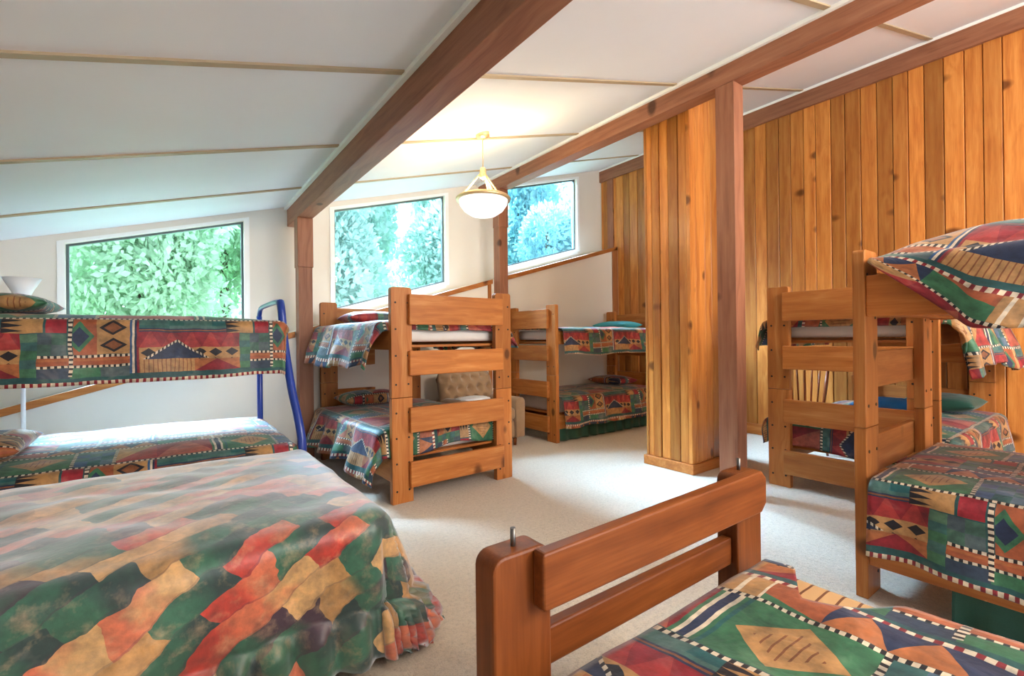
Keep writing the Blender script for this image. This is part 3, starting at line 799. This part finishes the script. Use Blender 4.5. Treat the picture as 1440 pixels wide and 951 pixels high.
# ------------------------------------------------------------------ spindle chair
e = empty('spindle_chair', (5.62, 2.25, 0), -1.2); tag(e, 'red-brown spindle-back wooden chair seen through the cedar wall bunk', 'chair')
bm = bmesh.new(); prism(bm, [(.22*math.cos(k/20*2*PI)*1.0, .21*math.sin(k/20*2*PI)) for k in range(20)], 2, .42, .46, .008); mkobj('seat', bm, REDW, e)
for sx in (-1, 1):
    for sy in (-1, 1):
        bm = bmesh.new(); tube(bm, [(.20*sx, .19*sy, 0), (.18*sx, .17*sy, .15), (.16*sx, .15*sy, .30), (.14*sx, .13*sy, .425)], [.012, .02, .016, .014]); mkobj('leg', bm, REDW, e)
for k in range(7):
    t = -1+2*k/6; bm = bmesh.new(); tube(bm, [(.17*t, .15*(1-.25*t*t), .455), (.20*t, .21*(1-.2*t*t), .70), (.23*t, .27*(1-.2*t*t), .93)], [.008, .011, .007] if abs(t) < 1 else [.014, .02, .014], 8); mkobj('spindle', bm, REDW, e)
bm = bmesh.new(); tube(bm, smoothpath([(-.25, .205, .93), (-.13, .25, .945), (0, .27, .95), (.13, .25, .945), (.25, .205, .93)]), .02); mkobj('crest_rail', bm, REDW, e)

# ------------------------------------------------------------------ outside: ground and trees
bm = bmesh.new(); box(bm, -40, 60, YW+1, 70, -3.2, -3.0, 0)
tag(mkobj('ground_outside', bm, plain('lawn', (.10,.20,.06), .9, var=.3, scale=2)), kind='structure')
def tree_mesh(seed, shape, H, R, n, leaf):
    rg = random.Random(seed); bm = bmesh.new()
    blobs = [(Vector((rg.uniform(-.5, .5)*R, rg.uniform(-.5, .5)*R, H*rg.uniform(.25, .9))), R*rg.uniform(.35, .6)) for _ in range(22)]
    for _ in range(n):
        if shape == 'cone':
            h = rg.random()**.8; rr = R*(1-h)*(.55+.45*rg.random())+.1; t = rg.uniform(0, 2*PI)
            rr *= 1+.25*math.sin(h*40)
            p = Vector((rr*math.cos(t), rr*math.sin(t), .06*H+h*H*.94)); d = Vector((math.cos(t), math.sin(t), -.5))
        else:
            c, r0 = rg.choice(blobs); d = Vector((rg.gauss(0, 1), rg.gauss(0, 1), rg.gauss(0, 1))).normalized(); p = c+d*r0*(.75+.25*rg.random())
            p.z = max(p.z, .3)
        d = (d+Vector((rg.gauss(0, .5), rg.gauss(0, .5), rg.gauss(0, .5)))).normalized()
        a = d.cross(Vector((rg.gauss(0, 1), rg.gauss(0, 1), rg.gauss(0, 1)))).normalized(); s = leaf*rg.uniform(.6, 1.4)
        q = [p, p+d*s*.5+a*s*.28, p+d*s*1.1, p+d*s*.5-a*s*.28]
        bm.faces.new([bm.verts.new(v) for v in q])
    me = bpy.data.meshes.new('foliage'); bm.to_mesh(me); bm.free(); return me
TM = [tree_mesh(1, 'blob', 8.0, 1.8, 21000, .17), tree_mesh(2, 'blob', 8.0, 1.8, 21000, .15)]
tk = bmesh.new(); tube(tk, [(0, 0, 0), (.05, 0, 2), (0, .1, 5), (0, 0, 7)], [.22, .18, .12, .05], 10)
tkm = bpy.data.meshes.new('trunk'); tk.to_mesh(tkm); tk.free(); tkm.materials.append(BARK)
tms = {}
def tree(x, y, kind, mi, h, rz, label):
    e = empty('tree', (x, y, -3.0), rz); e.scale = (1, 1, h); tag(e, label, 'tree', 'trees outside the windows')
    if (kind, mi) not in tms:
        m2 = TM[kind].copy(); m2.materials.clear(); m2.materials.append(LEAF[mi]); tms[(kind, mi)] = m2
    o = bpy.data.objects.new('foliage', tms[(kind, mi)]); col.objects.link(o); o.parent = e
    o = bpy.data.objects.new('trunk', tkm); col.objects.link(o); o.parent = e
lab = {0: 'leafy pale green trees filling the left window', 1: 'leafy blue-green trees filling the middle window', 2: 'teal trees under the sky in the right window'}
rt = random.Random(5)
for row, (yy, x0, n, h) in enumerate(((13.0, -4.4, 8, 1.25), (17.3, -6.2, 10, 1.7), (21.6, -8.0, 12, 1.85))):
    for k in range(n):
        x = x0+k*3.9; a = x/yy
        mi = 0 if a < .18 else (1 if a < .62 else 2)
        tree(x, yy+rt.uniform(-.1, .1), (k+row) % 2, mi, h*(.95 if mi == 2 else 1)*rt.uniform(.96, 1.04), rt.uniform(0, 6), lab[mi])

# ------------------------------------------------------------------ light
wd = bpy.data.worlds.new('sky'); scene.world = wd; wd.use_nodes = True
N = NT(wd.node_tree); wd.node_tree.nodes.clear()
ow = N.n('ShaderNodeOutputWorld'); bg = N.n('ShaderNodeBackground')
tcw = N.n('ShaderNodeTexCoord').outputs['Generated']
cl = N.noise(tcw, 3.0, 5, .6)
N.put(bg.inputs[0], N.ramp(cl, [(.4, (.62,.80,1.0)), (.62, (1,.97,.97))])); bg.inputs[1].default_value = 1.55
wd.node_tree.links.new(bg.outputs[0], ow.inputs[0])
def sun(name, d, e, ang, c):
    l = bpy.data.lights.new(name, 'SUN'); l.energy = e; l.angle = math.radians(ang); l.color = c
    o = bpy.data.objects.new(name, l); col.objects.link(o)
    o.rotation_euler = Vector(d).to_track_quat('-Z', 'Y').to_euler()
sun('daylight', (.10, -1, -.62), 70.0, 50, (.63,.78,1.0))
def lamp(name, loc, e, r, c):
    l = bpy.data.lights.new(name, 'POINT'); l.energy = e; l.shadow_soft_size = r; l.color = c
    o = bpy.data.objects.new(name, l); col.objects.link(o); o.location = loc
lamp('pendant_bulb', (px, py, 2.56), 14, .05, (1, .76, .45))
lamp('warm_fill_behind', (3.4, -1.6, 2.9), 95, .3, (1, .88, .70))  # added warm fill behind the camera, no fixture there
lamp('neutral_fill_rear', (2.2, -2.3, 2.5), 75, .2, (1, .93, .84))  # second added fill, unseen, brightens the foreground

# ------------------------------------------------------------------ camera
f, yaw, pit, roll = 662.4, .635395, .0015095, -.01139
cy_, sy_, cp_, sp_ = math.cos(yaw), math.sin(yaw), math.cos(pit), math.sin(pit)
fw = Vector((sy_*cp_, cy_*cp_, sp_)); r0 = Vector((cy_, -sy_, 0)); u0 = r0.cross(fw)
c_, s_ = math.cos(roll), math.sin(roll)
r2 = c_*r0+s_*u0; u2 = -s_*r0+c_*u0
cam = bpy.data.cameras.new('camera'); cam.sensor_width = 36; cam.lens = f/1440*36; cam.clip_start = .05
co = bpy.data.objects.new('camera', cam); col.objects.link(co)
M = Matrix((r2, u2, -fw)).transposed().to_4x4(); M.translation = (0, 0, 1.25); co.matrix_world = M
scene.camera = co
vs = scene.view_settings; vs.view_transform = 'Standard'; vs.look = 'None'; vs.exposure = 1.5; vs.gamma = 1; vs.use_curve_mapping = False
